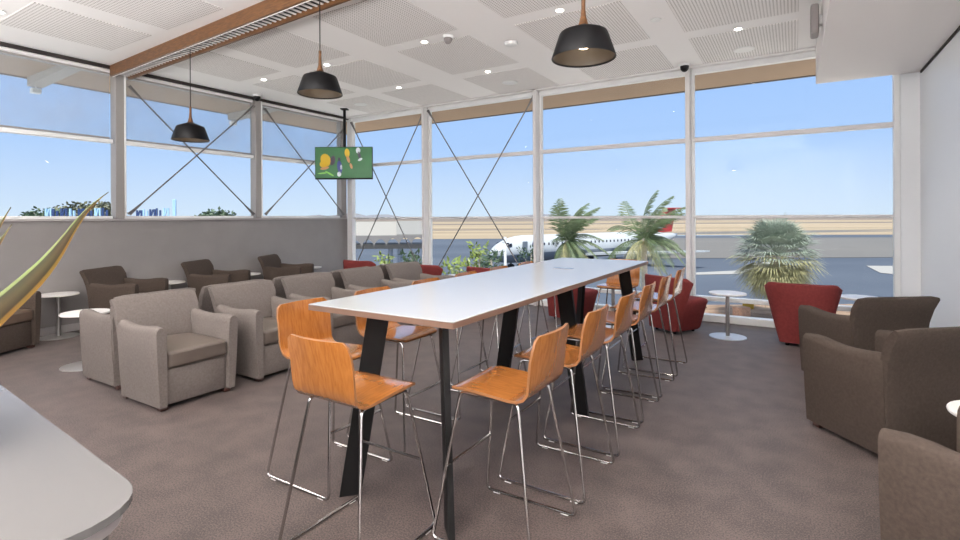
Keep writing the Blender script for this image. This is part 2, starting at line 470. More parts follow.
# ------------------------------------------------------------------ stools
def make_stool(label, group):
    t = thing('bar_stool', label, 'stool', (0, 0, 0), 0, group)
    # shell, faces +x; profile from seat front to back top
    prof = [(.205, .700), (.19, .711), (.14, .716), (.06, .714), (-.03, .708), (-.11, .702), (-.155, .705), (-.190, .720),
            (-.212, .75), (-.226, .79), (-.238, .84), (-.250, .89), (-.261, .94), (-.271, .985), (-.276, 1.005)]
    w0 = .198; grid = []
    n = len(prof)
    for i, (x, z) in enumerate(prof):
        row = []
        # rounded ends
        if i <= 1: ww = w0 - (.03 if i == 0 else .008)
        elif i >= n-2: ww = w0 - (.035 if i == n-1 else .010)
        else: ww = w0
        if 6 <= i <= 8: ww = w0*.985
        for k in range(9):
            u = -1+2*k/8
            dz = dx = 0
            if i > 8: dx = .022*u*u*(min(1, (i-8)/3))          # back wraps forward slightly
            elif i < 6: dz = .004*u*u
            row.append(Vector((x+dx, u*ww, z+dz)))
        grid.append(row)
    b = BM(); sheet(b, grid, .013, 0, 1); link('seat_shell', b, [M['ply'], M['plyedge']], t, 50)
    for s in (-1, 1):
        b = BM()
        tube(b, [(.165, s*.155, .688), (.262, s*.255, .010), (-.262, s*.255, .010), (-.150, s*.165, .69)], .0080, 8, True, .03)
        link('side_frame', b, M['chrome'], t)
        for xx in (.2, -.2):
            b = BM(); box(b, (xx-.02, s*.255-.006, 0), (xx+.02, s*.255+.006, .008)); link('glide', b, M['plastic'], t)
    b = BM(); tube(b, [(.213, -.207, .34), (.216, -.1, .337), (.217, 0, .336), (.216, .1, .337), (.213, .207, .34)], .0075, 8); link('footrest', b, M['chrome'], t)
    for xx, yy in ((.12, .157), (-.11, .163)):
        b = BM(); tube(b, [(xx, -yy, .688), (xx, yy, .688)], .0058, 8); link('cross_bar', b, M['black'], t)
    return t

ordn = ['nearest', 'second', 'third', 'fourth', 'fifth', 'farthest']
GR, GL = 'bar stools along the right side of the high table', 'bar stools along the left side of the high table'
YR = [2.20, 2.84, 3.46, 4.07, 4.69, 5.36]
st = None
for i, y in enumerate(YR):
    lab = ('orange plywood bar stool %s of six on the table side facing the dark brown armchairs' % ordn[i])
    if st is None: st = make_stool(lab, GR); st.location = (-1.21, y, 0); st.rotation_euler = (0, 0, PI)
    else: dup(st, (-1.21, y, 0), PI, lab, GR)
YL = [2.16, 2.79, 3.43, 4.05, 4.68, 5.32]
for i, y in enumerate(YL):
    lab = ('orange plywood bar stool %s of six on the table side facing the taupe armchairs' % ordn[i])
    dup(st, (-2.40, y, 0), 0, lab, GL)
e1 = dup(st, (-1.775, 1.77, 0), PI/2, 'large orange plywood bar stool at the near end of the high table, back toward us', 'x')
e2 = dup(st, (-1.775, 5.97, 0), -PI/2, 'orange plywood bar stool at the window end of the high table, facing us', 'x')
for e in (e1, e2): del e['group']

# ------------------------------------------------------------------ high table
tb = thing('bar_table', 'long white topped high table with splayed black legs among the stools', 'table', (-1.82, 3.755, 0))
TL, TW, TH = 1.835, .49, 1.05
b = BM(); box(b, (-TW, -TL, TH-.006), (TW, TL, TH), .002, 1); link('table_top', b, M['laminate'], tb)
b = BM(); box(b, (-TW, -TL, TH-.034), (TW, TL, TH-.006)); link('top_edge', b, M['lamedge'], tb)
b = BM(); box(b, (-.09, .62, TH-.001), (.09, .70, TH+.004), .001, 1); o = link('cable_flap', b, M['chrome'], tb)
def leg(px, py, tx, ty, wx, wy):
    """bottom centre, top centre, half width vector of the flat plate"""
    b = BM(); n = Vector((wx, wy, 0)); k = Vector((-wy, wx, 0)).normalized()*.016
    def ring(c, z, f): return [Vector((c[0], c[1], z))+n*a*f+k*s for a, s in ((-1, -1), (1, -1), (1, 1), (-1, 1))]
    loft(b, [ring((px, py), 0, 1.), ring((tx, ty), TH-.034, 1.05)])
    return link('leg', b, M['black'], tb)
q = .058/math.sqrt(2); sp = .115
for sx in (-1, 1):
    for sy in (-1, 1):
        bx, byy = (.395 if sx > 0 else -.275), sy*1.735
        leg(bx, byy, bx-sx*sp, byy-sy*sp, q*sx, q*sy)
    leg(.415 if sx > 0 else -.31, 0, .275 if sx > 0 else -.15, 0, .060, 0)
for sy in (-1.62, 0, 1.62):
    b = BM(); box(b, (-.25, sy-.02, TH-.07), (.25, sy+.02, TH-.034)); link('under_frame', b, M['black'], tb)

# ------------------------------------------------------------------ armchairs (face +x)
def make_armchair(name, label, group, fab, lea):
    t = thing(name, label, 'armchair', (0, 0, 0), 0, group)
    # base / front
    b = BM(); box(b, (-.27, -.248, .035), (.305, .248, .33), .02, 2); link('seat_base', b, M[fab], t)
    def crown(p):
        u, v = p.x/.30, p.y/.245
        return Vector((p.x, p.y, p.z + (.034*(1-min(1, u*u))*(1-min(1, v*v)) if p.z > .40 else 0)))
    b = BM()
    tm = bmesh.new(); bmesh.ops.create_cube(tm, size=1)
    for v in tm.verts: v.co = Vector((.03+v.co.x*.60, v.co.y*.50, .395+v.co.z*.14))
    bmesh.ops.subdivide_edges(tm, edges=list(tm.edges), cuts=5, use_grid_fill=True)
    bmesh.ops.bevel(tm, geom=[e for e in tm.edges if e.calc_face_angle(0) > 1], offset=.028, segments=3, profile=.5, affect='EDGES')
    merge(b, tm, crown); link('seat_cushion', b, M[lea], t)
    # arms: plates with rounded top; taper narrower toward the base
    for s in (-1, 1):
        b = BM()
        rings = []
        for i in range(9):
            x = -.30 + .635*i/8
            ztop = .685 - .030*math.sin(PI*min(1, max(0, (x+.30)/.55))) - (.0 if x < .25 else .010)
            rx = []
            inner, outer = .250, .350
            pts = [(outer-.034, .035), (outer-.014, .25), (outer, .45), (outer+.006, ztop-.05), (outer-.004, ztop-.018), (outer-.03, ztop),
                   (inner+.035, ztop-.002), (inner+.010, ztop-.022), (inner, ztop-.06), (inner-.004, .30), (inner-.004, .035)]
            # round the front and rear ends
            if i in (0, 8):
                cy = (inner+outer)/2
                pts = [(cy+(a-cy)*.74, .055+(zz-.055)*.985) for a, zz in pts]
            rings.append([Vector((x, s*a, zz)) for a, zz in pts])
        # front end pushed in a touch for a rounded face
        loft(b, rings); link('arm', b, M[fab], t, 50)
    # back: swept slab, leaning, with a flared top
    b = BM()
    prof_o = [(-.305, .035), (-.325, .30), (-.333, .50), (-.348, .62), (-.382, .73), (-.428, .832), (-.422, .850)]
    prof_i = [(-.400, .853), (-.374, .830), (-.322, .74), (-.274, .64), (-.242, .50), (-.225, .30), (-.225, .035)]
    prof = prof_o + prof_i
    rings = []
    for k in range(11):
        u = -1+2*k/10
        row = []
        for x, z in prof:
            wid = .318 + .034*max(0, min(1, (z-.3)/.5))
            xx = x
            if abs(u) > .99:
                xx = x + (.014 if x < -.3 else -.010); z2 = z - (.012 if z > .8 else 0)
                row.append(Vector((xx, u*wid, z2)))
            else:
                row.append(Vector((xx, u*wid, z)))
        rings.append(row)
    loft(b, rings); link('backrest', b, M[fab], t, 50)
    for sx in (-.29, .27):
        for sy in (-.265, .265):
            b = BM(); box(b, (sx-.03, sy-.03, 0), (sx+.03, sy+.03, .040), .004, 1); link('foot', b, M['darkwood'], t)
    return t

GA, GB, GW, GC = ('taupe armchairs facing the high table', 'taupe armchairs backing onto the facing row', 'brown armchairs along the low grey wall', 'dark brown armchairs along the white wall')
YA = [2.42, 3.28, 4.13, 5.02, 5.88]
Aw = ['nearest the grey counter', 'second from the counter', 'third from the counter, mostly behind stools', 'fourth from the counter', 'last before the red chairs by the window']
ch = None
for i, y in enumerate(YA):
    lab = 'taupe fabric armchair facing the high table, ' + Aw[i]
    if ch is None:
        ch = make_armchair('armchair', lab, GA, 'fabric', 'leather'); ch.location = (-4.57, y-.02, 0)
    else: dup(ch, (-4.57, y-.02, 0), 0, lab, GA)
YBk = [2.47, 3.26, 4.08, 4.93, 5.75]
Bw = ['nearest the counter, light side showing', 'second from the counter, dark back edge showing', 'third from the counter, mostly hidden', 'fourth from the counter, mostly hidden', 'last before the window, mostly hidden']
for i, y in enumerate(YBk):
    dup(ch, (-5.46, y, 0), PI, 'taupe armchair turned to the low grey wall, ' + Bw[i], GB)
cw = None
AW = math.radians(29)
YWc = [(2.0, 'cut by the photo edge beside the spiky plant'), (3.47, 'between the first and second small white tables'),
       (4.78, 'between the second and third small white tables'), (6.10, 'nearest the corner television')]
for i, (y, s) in enumerate(YWc):
    lab = 'brown armchair against the low grey wall, ' + s
    if cw is None:
        cw = make_armchair('armchair', lab, GW, 'fabricbrown', 'leatherbrown'); cw.location = (-7.86, y, 0); cw.rotation_euler = (0, 0, AW)
    else: dup(cw, (-7.86, y, 0), AW, lab, GW)
def corner_place(fx, fy, ang, label):
    """front outer corner of the chair's left arm at (fx,fy); it faces ang"""
    d = Vector((math.cos(ang), math.sin(ang))); l = Vector((-d.y, d.x))
    c = Vector((fx, fy)) - d*.33 - l*.345
    dup(cw, (c.x, c.y, 0), ang, label, GC)
def corner_place_r(fx, fy, ang, label):
    d = Vector((math.cos(ang), math.sin(ang))); l = Vector((-d.y, d.x))
    c = Vector((fx, fy)) - d*.33 + l*.345
    dup(cw, (c.x, c.y, 0), ang, label, GC)
A0 = PI/2
corner_place(.03, 5.80, A0+math.radians(36), 'dark brown armchair seen from behind, beside the red chair at the white wall')
corner_place(.05, 4.43, A0+math.radians(40), 'dark brown armchair seen from behind, largest and middle one along the white wall')
corner_place(.285, 2.58, A0+math.radians(56), 'dark brown armchair nearest us, only its arm in the bottom corner')

# ------------------------------------------------------------------ red tub chairs (face +x)
def make_red(label, group):
    t = thing('tub_chair', label, 'chair', (0, 0, 0), 0, group)
    def rrect(x0, x1, w0, w1, z, r=.06, n=5):
        pts = []
        for cx, cy, a0 in ((x1-r, w1-r, 0), (x0+r, w0-r, PI/2), (x0+r, -w0+r, PI), (x1-r, -w1+r, 3*PI/2)):
            for k in range(n):
                a = a0+PI/2*k/(n-1); pts.append(Vector((cx+r*math.cos(a), cy+r*math.sin(a), z)))
        return pts
    b = BM()
    loft(b, [rrect(-.20, .24, .21, .21, .035), rrect(-.21, .26, .225, .225, .06), rrect(-.24, .31, .29, .285, .36), rrect(-.24, .325, .295, .295, .40), rrect(-.235, .315, .285, .285, .43), rrect(-.21, .28, .25, .25, .445)])
    link('seat', b, M['red'], t, 50)
    # backrest: curved band rising from the base, flared to the top
    b = BM(); rings = []
    K = 17
    for k in range(K):
        u = -1+2*k/(K-1)
        row = []
        for z, off in ((.045, 0), (.20, 0), (.40, 0), (.58, 0), (.695, .005), (.732, .018), (.742, .045), (.732, .075), (.695, .09), (.58, .095), (.40, .095), (.20, .09), (.045, .09)):
            f = (z-.045)/.697
            wid = .225 + .165*f**.9
            endr = 0
            zz = z
            au = abs(u)
            if au > .8 and z > .55:
                zz = z - .05*((au-.8)/.2)**2*(z-.55)/.15
            thk = off
            if au > .99: thk = .02+off*.55
            xr = -.255 - .055*f + .16*f*max(0, au-.45)**2/.3 + thk
            row.append(Vector((xr, u*wid, zz)))
        rings.append(row)
    loft(b, rings); link('backrest', b, M['red'], t, 50)
    for sx in (-.17, .17):
        for sy in (-.15, .15):
            b = BM(); lathe(b, [(.02, 0), (.022, .04)], 10, (sx, sy, 0)); link('foot', b, M['black'], t)
    return t
GRd = 'red tub chairs along the window wall'
reds = [(-6.92, 7.05, 90, 'red tub chair nearest the corner television, only its back rising behind the armchairs'),
        (-5.33, 7.00, 84, 'red tub chair behind the last taupe armchair in front of the garden shrub'),
        (-4.15, 7.05, 80, 'red tub chair showing only a back edge above the high table below the aircraft nose'),
        (-2.86, 7.22, 70, 'red tub chair seen between the black table legs under the tabletop'),
        (-1.37, 7.20, 58, 'red tub chair in full side view beyond the right row of stools'),
        (.08, 7.20, 88, 'red tub chair with its back to us beside the white wall and fan palm')]
r0 = None
for x, y, a, lab in reds:
    if r0 is None: r0 = make_red(lab, GRd); r0.location = (x, y, 0); r0.rotation_euler = (0, 0, math.radians(a))
    else: dup(r0, (x, y, 0), math.radians(a), lab, GRd)

# ------------------------------------------------------------------ small round tables
def make_side(label, group):
    t = thing('side_table', label, 'table', (0, 0, 0), 0, group)
    b = BM(); lathe(b, [(.20, .538), (.215, .542), (.218, .552), (.214, .56), (0.0001, .56)], 36); link('table_top', b, M['tabletop'], t)
    b = BM(); lathe(b, [(.024, .012), (.024, .54)], 16); link('post', b, M['steel'], t)
    b = BM(); lathe(b, [(.215, 0), (.215, .008), (.19, .013), (.03, .016), (.0001, .016)], 36); link('base_plate', b, M['basesteel'], t)
    return t
GT = 'small round white pedestal tables'
tabs = [(-8.15, 2.77, 'small round white pedestal table by the low grey wall nearest the spiky plant'),
        (-8.15, 4.15, 'small round white pedestal table between second and third brown armchairs at the low wall'),
        (-8.15, 5.46, 'small round white pedestal table between third and fourth brown armchairs at the low wall'),
        (-8.15, 6.82, 'small round white pedestal table beyond the last brown armchair at the low wall'),
        (-6.30, 2.37, 'small round white pedestal table half hidden behind the nearest pair of taupe armchairs'),
        (-.72, 7.12, 'small round white pedestal table in the open beside the fan palm'),
        (-2.16, 7.05, 'small round white pedestal table glimpsed under the far end of the high table'),
        (.66, 7.50, 'small round white pedestal table behind the red chair at the white wall'),
        (.84, 4.98, 'small round white pedestal table between the two far dark brown armchairs'),
        (.87, 3.42, 'small round white pedestal table cut by the edge between near dark brown armchairs'),
        (-4.74, 7.05, 'small round white pedestal table between red chairs behind the taupe armchairs')]
s0 = None
for x, y, lab in tabs:
    if s0 is None: s0 = make_side(lab, GT); s0.location = (x, y, 0)
    else: dup(s0, (x, y, 0), 0, lab, GT)

# ------------------------------------------------------------------ counter and plant at lower left
ct = thing('counter', 'grey white counter with a rounded corner in the bottom left foreground', 'counter', (-1.09, .50, 0), math.radians(-4.5))
def rpoly(x0, y0, x1, y1, r, n=8):
    pts = []
    for cx, cy, a0, rr in ((x1-r, y1-r, 0, r), (x0, y1, PI/2, 0), (x0, y0, PI, 0), (x1-r, y0+r, 3*PI/2, r)):
        for k in range(n if rr else 1):
            a = a0 + PI/2*k/(n-1) if rr else 0
            pts.append((cx+rr*math.cos(a), cy+rr*math.sin(a)))
    return pts
b = BM(); prism(b, rpoly(-2.6, -1.0, .07, .0, .13), .985, 1.0, 'z'); link('counter_top', b, M['counter'], ct, smooth=False)
b = BM(); prism(b, rpoly(-2.58, -.98, .055, -.015, .12), .955, .985, 'z'); link('top_edge', b, M['greyplastic'], ct, 30)
b = BM(); prism(b, rpoly(-2.5, -.92, .035, -.035, .11), .0, .955, 'z'); link('cabinet', b, M['counter'], ct, 30)

def leaf_mat():
    m, nt, bs = new_mat('sansevieria_leaf')
    at = nt.nodes.new('ShaderNodeUVMap')
    sp = nt.nodes.new('ShaderNodeSeparateXYZ'); nt.links.new(at.outputs[0], sp.inputs[0])
    r = nt.nodes.new('ShaderNodeValToRGB'); e = r.color_ramp.elements
    e[0].position = 0; e[0].color = (.17, .095, .016, 1)
    e[1].position = 1; e[1].color = (.15, .18, .07, 1)
    for p, c in ((.13, (.14, .08, .013)), (.19, (.028, .02, .007)), (.5, (.05, .036, .012)), (.82, (.025, .022, .008)), (.88, (.14, .17, .06))):
        x = e.new(p); x.color = (*c, 1)
    nt.links.new(sp.outputs[0], r.inputs[0])
    n = nt.nodes.new('ShaderNodeTexNoise'); n.inputs['Scale'].default_value = 22
    tc = nt.nodes.new('ShaderNodeTexCoord'); nt.links.new(tc.outputs['Object'], n.inputs['Vector'])
    mx = nt.nodes.new('ShaderNodeMix'); mx.data_type = 'RGBA'; mx.blend_type = 'MULTIPLY'; mx.inputs[0].default_value = .3
    nt.links.new(r.outputs[0], mx.inputs[6]); nt.links.new(n.outputs[1], mx.inputs[7])
    nt.links.new(mx.outputs[2], bs.inputs['Base Color']); bs.inputs['Roughness'].default_value = .6; bs.inputs['Specular IOR Level'].default_value = .2
    return m
M['leafvar'] = leaf_mat()

def blade(parent, root, tip, wid, sag, m, wob=0., name='leaf', face=None):
    """a fleshy strap leaf from root to tip"""
    b = BM(); root, tip = Vector(root), Vector(tip); d = tip-root
    side = d.cross(face if face is not None else Vector((0, 0, 1))).normalized()
    up = side.cross(d).normalized()
    N = 20; grid = []
    for i in range(N+1):
        u = i/N
        w = wid*(.55+.45*math.sin(PI*min(1, u*1.25+.1)))*(1-min(.97, u/.97)**2.6)*(1 if u < .999 else .1)
        c = root + d*u + up*sag*math.sin(PI*u) + side*wob*math.sin(u*9)
        row = []
        for k in range(7):
            s = -1+2*k/6
            row.append(c + side*s*w/2 + up*(.10*w*s*s))
        grid.append(row)
    sheet(b, grid, .004)
    uvl = b.loops.layers.uv.new('UVMap')
    b.faces.ensure_lookup_table()
    for f in b.faces:
        for l in f.loops:
            p = l.vert.co
            # nearest lateral coordinate
            u = max(0, min(1, (p-root).dot(d)/d.length_squared))
            cc = root + d*u + side*wob*math.sin(u*9)
            w = max(1e-4, wid*(.55+.45*math.sin(PI*min(1, u*1.25+.1)))*(1-min(.97, u/.97)**2.6))
            l[uvl].uv = (max(0, min(1, .5+(p-cc).dot(side)/w)), u)
    return link(name, b, m, parent, 60)
def ray_pt(x, y, d):
    th, f, y0 = .552, 510., 217.
    s, c = math.sin(th), math.cos(th); u = (x-480)/f; v = (y-y0)/f
    return Vector((-s*d+u*d*c, c*d+u*d*s, 1.53-v*d))
base = Vector((-1.66, .30, 1.0))
pl = thing('potted_plant', 'spiky strap leaf plant with yellow edged leaves at the left edge', 'plant', (base.x, base.y, 1.001))
b = BM(); lathe(b, [(.075, 0), (.095, .01), (.115, .15), (.12, .16), (.108, .16), (.10, .14), (.0001, .14)], 24); link('pot', b, M['black'], pl)
view = Vector((-.83, .55, 0)).normalized()
def lv(tipw, wid, sag, wob, ro):
    blade(pl, Vector((ro[0], ro[1], .14)), tipw-Vector((base.x, base.y, 1.001)), wid, sag, M['leafvar'], wob, 'leaf', view)
lv(ray_pt(110, 191, 1.62), (.062), -.035, .010, (.02, .02))
lv(ray_pt(11, 205, 1.55), .05, .0, .0, (-.02, -.02))
lv(ray_pt(12, 222, 1.50), .055, .0, .0, (.0, -.03))
lv(Vector((base.x-.15, base.y+.10, 1.65)), .06, .0, .0, (-.03, .02))
lv(Vector((base.x-.28, base.y-.02, 1.55)), .06, .0, .0, (-.04, .0))

# ------------------------------------------------------------------ pendants
def make_pendant(label, loc, ztop, group):
    t = thing('pendant_lamp', label, 'lamp', loc, 0, group)
    # origin at the rim centre
    b = BM(); lathe(b, [(.206, 0), (.208, .004), (.158, .155), (.150, .168), (.028, .218), (.024, .218), (.146, .160), (.153, .152), (.202, .004), (.206, 0)], 40, cap=False)
    link('lamp_shade', b, M['blackgloss'], t, 50)
    b = BM(); lathe(b, [(.197, .010), (.150, .150), (.03, .205)], 40, cap=False); link('shade_lining', b, M['pendant_in'], t, 50)
    b = BM(); lathe(b, [(.034, .215), (.028, .235), (.017, .275), (.013, .33), (.013, .41), (.006, .415)], 16); link('timber_neck', b, M['timber'], t)
    b = BM(); lathe(b, [(.0001, .060), (.030, .068), (.046, .095), (.046, .110), (.032, .140), (.020, .19)], 18); link('bulb', b, M['bulb'], t)
    b = BM(); tube(b, [(0, 0, .41), (0, 0, ztop-loc[2])], .005, 6); link('cord', b, M['black'], t)
    L = bpy.data.lights.new('pendant_glow', 'POINT'); L.energy = 1.5; L.color = (1, .78, .52); L.shadow_soft_size = .04
    lo = bpy.data.objects.new('pendant_glow', L); C.objects.link(lo); lo.location = (loc[0], loc[1], loc[2]+.03)
    return t
GP = 'black pendant lamps under the timber beam'
for x, y, z, lab in ((-1.165, 3.19, 2.56, 'black drum pendant lamp with a glowing bulb, large and near the bulkhead'),
                  (-3.82, 3.325, 2.70, 'black drum pendant lamp hung above the taupe armchairs near the television'),
                  (-6.25, 3.44, 2.48, 'black drum pendant lamp, smallest, against the side window panes')):
    make_pendant(lab, (x, y, z), 3.58, GP)

# ------------------------------------------------------------------ ceiling fittings
def ceil_thing(name, label, cat, x, y, prof, m, group=None, m2=None, prof2=None, pn2=None):
    t = thing(name, label, cat, (x, y, HC-.006), 0, group)
    b = BM(); lathe(b, prof, 24); link('rim' if prof2 else 'cover', b, M[m], t)
    if prof2:
        b = BM(); lathe(b, prof2, 24); link(pn2, b, M[m2], t)
    return t
dl = [(-7.10, 1.92, 'recessed downlight nearest the left photo edge above the side glazing'), (-5.66, 5.05, 'recessed downlight just behind the middle pendant lamp cord'), (-7.10, 5.06, 'recessed downlight nearest the second side column'),
      (-5.64, 6.58, 'recessed downlight nearest the ceiling above the television side'), (-3.90, 5.04, 'recessed downlight beside the small dark ceiling camera'), (-3.90, 6.58, 'recessed downlight before the second mullion near a round speaker'),
      (-2.10, 5.04, 'recessed downlight just left of the largest pendant neck'), (-.55, 6.66, 'recessed downlight near the bulkhead and wall speaker'),
      (-.55, 5.04, 'recessed downlight x'), (-5.66, 1.95, 'x'), (-2.1, 1.95, 'x'), (-7.1, -.4, 'x'), (-5.66, -.4, 'x'), (-3.9, -.4, 'x'), (-2.1, -.4, 'x'), (-.55, -.4, 'x'), (-.55, 1.95, 'x'), (-3.9, 1.95, 'x'),
      (-2.1, -2.6, 'x'), (-3.9, -2.6, 'x'), (-5.66, -2.6, 'x'), (-7.1, -2.6, 'x')]
for i, (x, y, lab) in enumerate(dl):
    if i < 8:
        ceil_thing('downlight', lab, 'light', x, y, [(.0001, 0), (.052, 0), (.058, -.004), (.05, -.008), (.040, -.005), (.0001, -.005)], 'white', 'recessed ceiling downlights', 'down', [(.036, -.006), (.034, -.010), (.0001, -.011)], 'lens')
    L = bpy.data.lights.new('downlight_beam', 'SPOT'); L.energy = 46; L.spot_size = math.radians(115); L.spot_blend = .8; L.shadow_soft_size = .12; L.color = (1, .95, .89)
    lo = bpy.data.objects.new('downlight_beam', L); C.objects.link(lo); lo.location = (x, y, HC-.05)
for x, y, lab in ((-3.92, 7.31, 'round white ceiling speaker in the panel before the second mullion'), (-.55, 7.52, 'round white ceiling speaker in the panel nearest the wall speaker'), (-7.10, 7.16, 'round white ceiling speaker above the television corner')):
    ceil_thing('ceiling_speaker', lab, 'speaker', x, y, [(.0001, 0), (.125, 0), (.125, -.010), (.112, -.014), (.11, -.010), (.0001, -.010)], 'plastic', 'round ceiling speakers', 'white', [(.108, -.010), (.108, -.012), (.0001, -.013)], 'grille')
ceil_thing('smoke_detector', 'white smoke detector with a dark collar on the ceiling left of the largest pendant', 'detector', -3.01, 5.65, [(.0001, 0), (.085, 0), (.085, -.02), (.075, -.035), (.0001, -.045)], 'plastic')
ceil_thing('sprinkler_cover', 'small flat white disc on the ceiling right of the largest pendant', 'cover', -1.30, 5.86, [(.0001, 0), (.06, 0), (.06, -.008), (.0001, -.012)], 'plastic')
ceil_thing('ceiling_sensor', 'faint white ring sensor on the ceiling left of the downlight and camera', 'sensor', -4.26, 4.98, [(.0001, 0), (.055, 0), (.055, -.008), (.0001, -.010)], 'ceil')
def dome(x, y, lab, dark='blackgloss', r=.06):
    t = thing('dome_camera', lab, 'camera', (x, y, HC-.006), 0, 'ceiling dome cameras')
    b = BM(); lathe(b, [(.0001, 0), (r*1.25, 0), (r*1.3, -.015), (r*1.15, -.035), (.0001, -.035)], 24); link('mount_ring', b, M['plastic'], t)
    b = BM(); lathe(b, [(r*1.02, -.035)] + [(r*math.cos(a), -.045-r*1.2*math.sin(a)) for a in [PI/2*k/8 for k in range(9)]], 24); link('dome', b, M[dark], t)
dome(-3.53, 5.02, 'grey dome camera on the ceiling between two downlights', 'greyplastic', .05)
dome(-1.33, 7.78, 'black dome camera on the ceiling at the top of the third mullion')
dome(-8.08, 5.62, 'black dome camera on the ceiling above the second side column')
# wall speaker on the bulkhead cheek
t = thing('wall_speaker', 'grey box speaker hung on the cheek of the white bulkhead', 'speaker', (.25, 6.2, 3.50))
b = BM(); box(b, (-.10, -.11, -.15), (-.03, .11, .15), .02, 2); link('speaker_box', b, M['greyplastic'], t)
b = BM(); box(b, (-.04, -.04, -.05), (0, .04, .05), .004, 1); link('wall_bracket', b, M['plastic'], t)

# ------------------------------------------------------------------ television
tvp = Vector((-7.66, 7.26, 2.62))
tv = thing('television', 'flat television with a green football match, hung from the ceiling in the corner', 'television', tuple(tvp), .552)   # local -y looks into the room
W2, H2 = .575, .325
def turf():
    m, nt, bs = new_mat('screen_turf')
    tc = nt.nodes.new('ShaderNodeTexCoord'); n = nt.nodes.new('ShaderNodeTexNoise'); n.inputs['Scale'].default_value = 3
    nt.links.new(tc.outputs['Object'], n.inputs['Vector'])
    r = nt.nodes.new('ShaderNodeValToRGB'); r.color_ramp.elements[0].color = (.012, .11, .025, 1); r.color_ramp.elements[1].color = (.02, .21, .045, 1)
    nt.links.new(n.outputs[0], r.inputs[0]); nt.links.new(r.outputs[0], bs.inputs['Emission Color']); bs.inputs['Emission Strength'].default_value = .6
    bs.inputs['Base Color'].default_value = (0, 0, 0, 1); bs.inputs['Roughness'].default_value = .3
    return m
b = BM(); box(b, (-W2, -.02, -H2), (W2, .03, H2), .008, 2); link('casing', b, M['blackgloss'], tv)
b = BM(); box(b, (-W2+.012, -.022, -H2+.03), (W2-.012, -.019, H2-.012)); scr = link('screen', b, turf(), tv)
def scol(n, c): return emit('screen_'+n, c, .32)
SM = {k: scol(k, c) for k, c in dict(yellow=(.55, .36, .02), dark=(.05, .035, .06), skin=(.45, .22, .10), white=(.55, .58, .62), navy=(.05, .06, .22), lime=(.2, .45, .08)).items()}
def blobs(name, lst):
    for nm, pieces, col in lst:
        b = BM()
        for (cx, cz, rx, rz, rot) in pieces:
            pts = []
            for k in range(16):
                a = 2*PI*k/16; px, pz = rx*math.cos(a), rz*math.sin(a)
                pts.append((cx+px*math.cos(rot)-pz*math.sin(rot), cz+px*math.sin(rot)+pz*math.cos(rot)))
            prism(b, pts, -.0238-name*.0003, -.0215, 'y')
        link(nm, b, SM[col], scr)
blobs(0, [('player_figure', [(-.36, .06, .10, .13, .3), (-.40, -.02, .08, .07, 0)], 'yellow'), ('player_figure', [(-.22, .05, .05, .10, -.2)], 'dark'), ('player_figure', [(-.38, -.10, .09, .03, .2)], 'skin'),
          ('pitch_line', [(-.28, -.21, .10, .018, -.5), (-.42, -.20, .10, .014, .1)], 'lime'),
          ('player_figure', [(-.08, -.08, .05, .13, .1)], 'navy'), ('player_figure', [(-.09, -.22, .04, .05, 0), (-.05, -.08, .02, .05, 0)], 'white'), ('player_figure', [(-.09, .08, .03, .03, 0)], 'dark'),
          ('player_figure', [(.07, .20, .05, .09, .1)], 'yellow'), ('player_figure', [(.09, .08, .03, .08, .3), (.15, -.06, .025, .06, .3)], 'skin'),
          ('player_figure', [(.29, .25, .045, .06, 0), (.33, .07, .05, .025, .5)], 'white'), ('player_figure', [(.31, .16, .03, .07, .2)], 'dark')])
b = BM(); tube(b, [(0, .06, .2), (0, .06, HC-tvp.z)], .028, 12); link('ceiling_pole', b, M['black'], tv)
b = BM(); box(b, (-.12, .03, -.12), (.12, .09, .24), .006, 1); link('mount_plate', b, M['black'], tv)
b = BM(); box(b, (-.07, -.01, HC-tvp.z-.02), (.07, .13, HC-tvp.z), .004, 1); link('ceiling_plate', b, M['black'], tv)

# ================================================================== OUTSIDE
EYE = 6.5; ZG = 1.53-EYE          # airfield level
TH = .552; FW = Vector((-math.sin(TH), math.cos(TH), 0)); RT = Vector((math.cos(TH), math.sin(TH), 0))
def W(l, d, z): return RT*l + FW*d + Vector((0, 0, z))
def px(x, d): return (x-480)/510.*d

def ground_mat(name, c1, c2, scale, stretch=(1, 1, 1), rot=-TH*0):
    m, nt, bs = new_mat(name)
    tc = nt.nodes.new('ShaderNodeTexCoord'); mp = nt.nodes.new('ShaderNodeMapping'); mp.inputs['Scale'].default_value = stretch
    nt.links.new(tc.outputs['Object'], mp.inputs[0])
    n = nt.nodes.new('ShaderNodeTexNoise'); n.inputs['Scale'].default_value = scale; n.inputs['Detail'].default_value = 5
    nt.links.new(mp.outputs[0], n.inputs['Vector'])
    r = nt.nodes.new('ShaderNodeValToRGB'); r.color_ramp.elements[0].position = .35; r.color_ramp.elements[1].position = .65
    r.color_ramp.elements[0].color = (*c1, 1); r.color_ramp.elements[1].color = (*c2, 1)
    nt.links.new(n.outputs[0], r.inputs[0]); nt.links.new(r.outputs[0], bs.inputs['Base Color'])
    bs.inputs['Roughness'].default_value = .95; bs.inputs['Specular IOR Level'].default_value = .1
    return m
def flat(name, poly, z, m, h=.02):
    """polygon in (lateral, depth) axes laid on the airfield; object axes turned so the texture streaks run across"""
    b = BM(); prism(b, poly, -h, 0)
    o = link(name, b, m); o.location = (0, 0, ZG+z); o.rotation_euler = (0, 0, TH); return struct(o)
mt = ground_mat('tarmac', (.076, .091, .120), (.102, .119, .150), .05, (.3, 1, 1))  # blue tone of the reflected sky is put into the colour
mtx = ground_mat('taxiway', (.14, .135, .13), (.17, .16, .15), .03, (.1, 1, 1))
mg = ground_mat('dry_grass', (.26, .20, .135), (.40, .32, .22), .02, (.10, 1, 1))
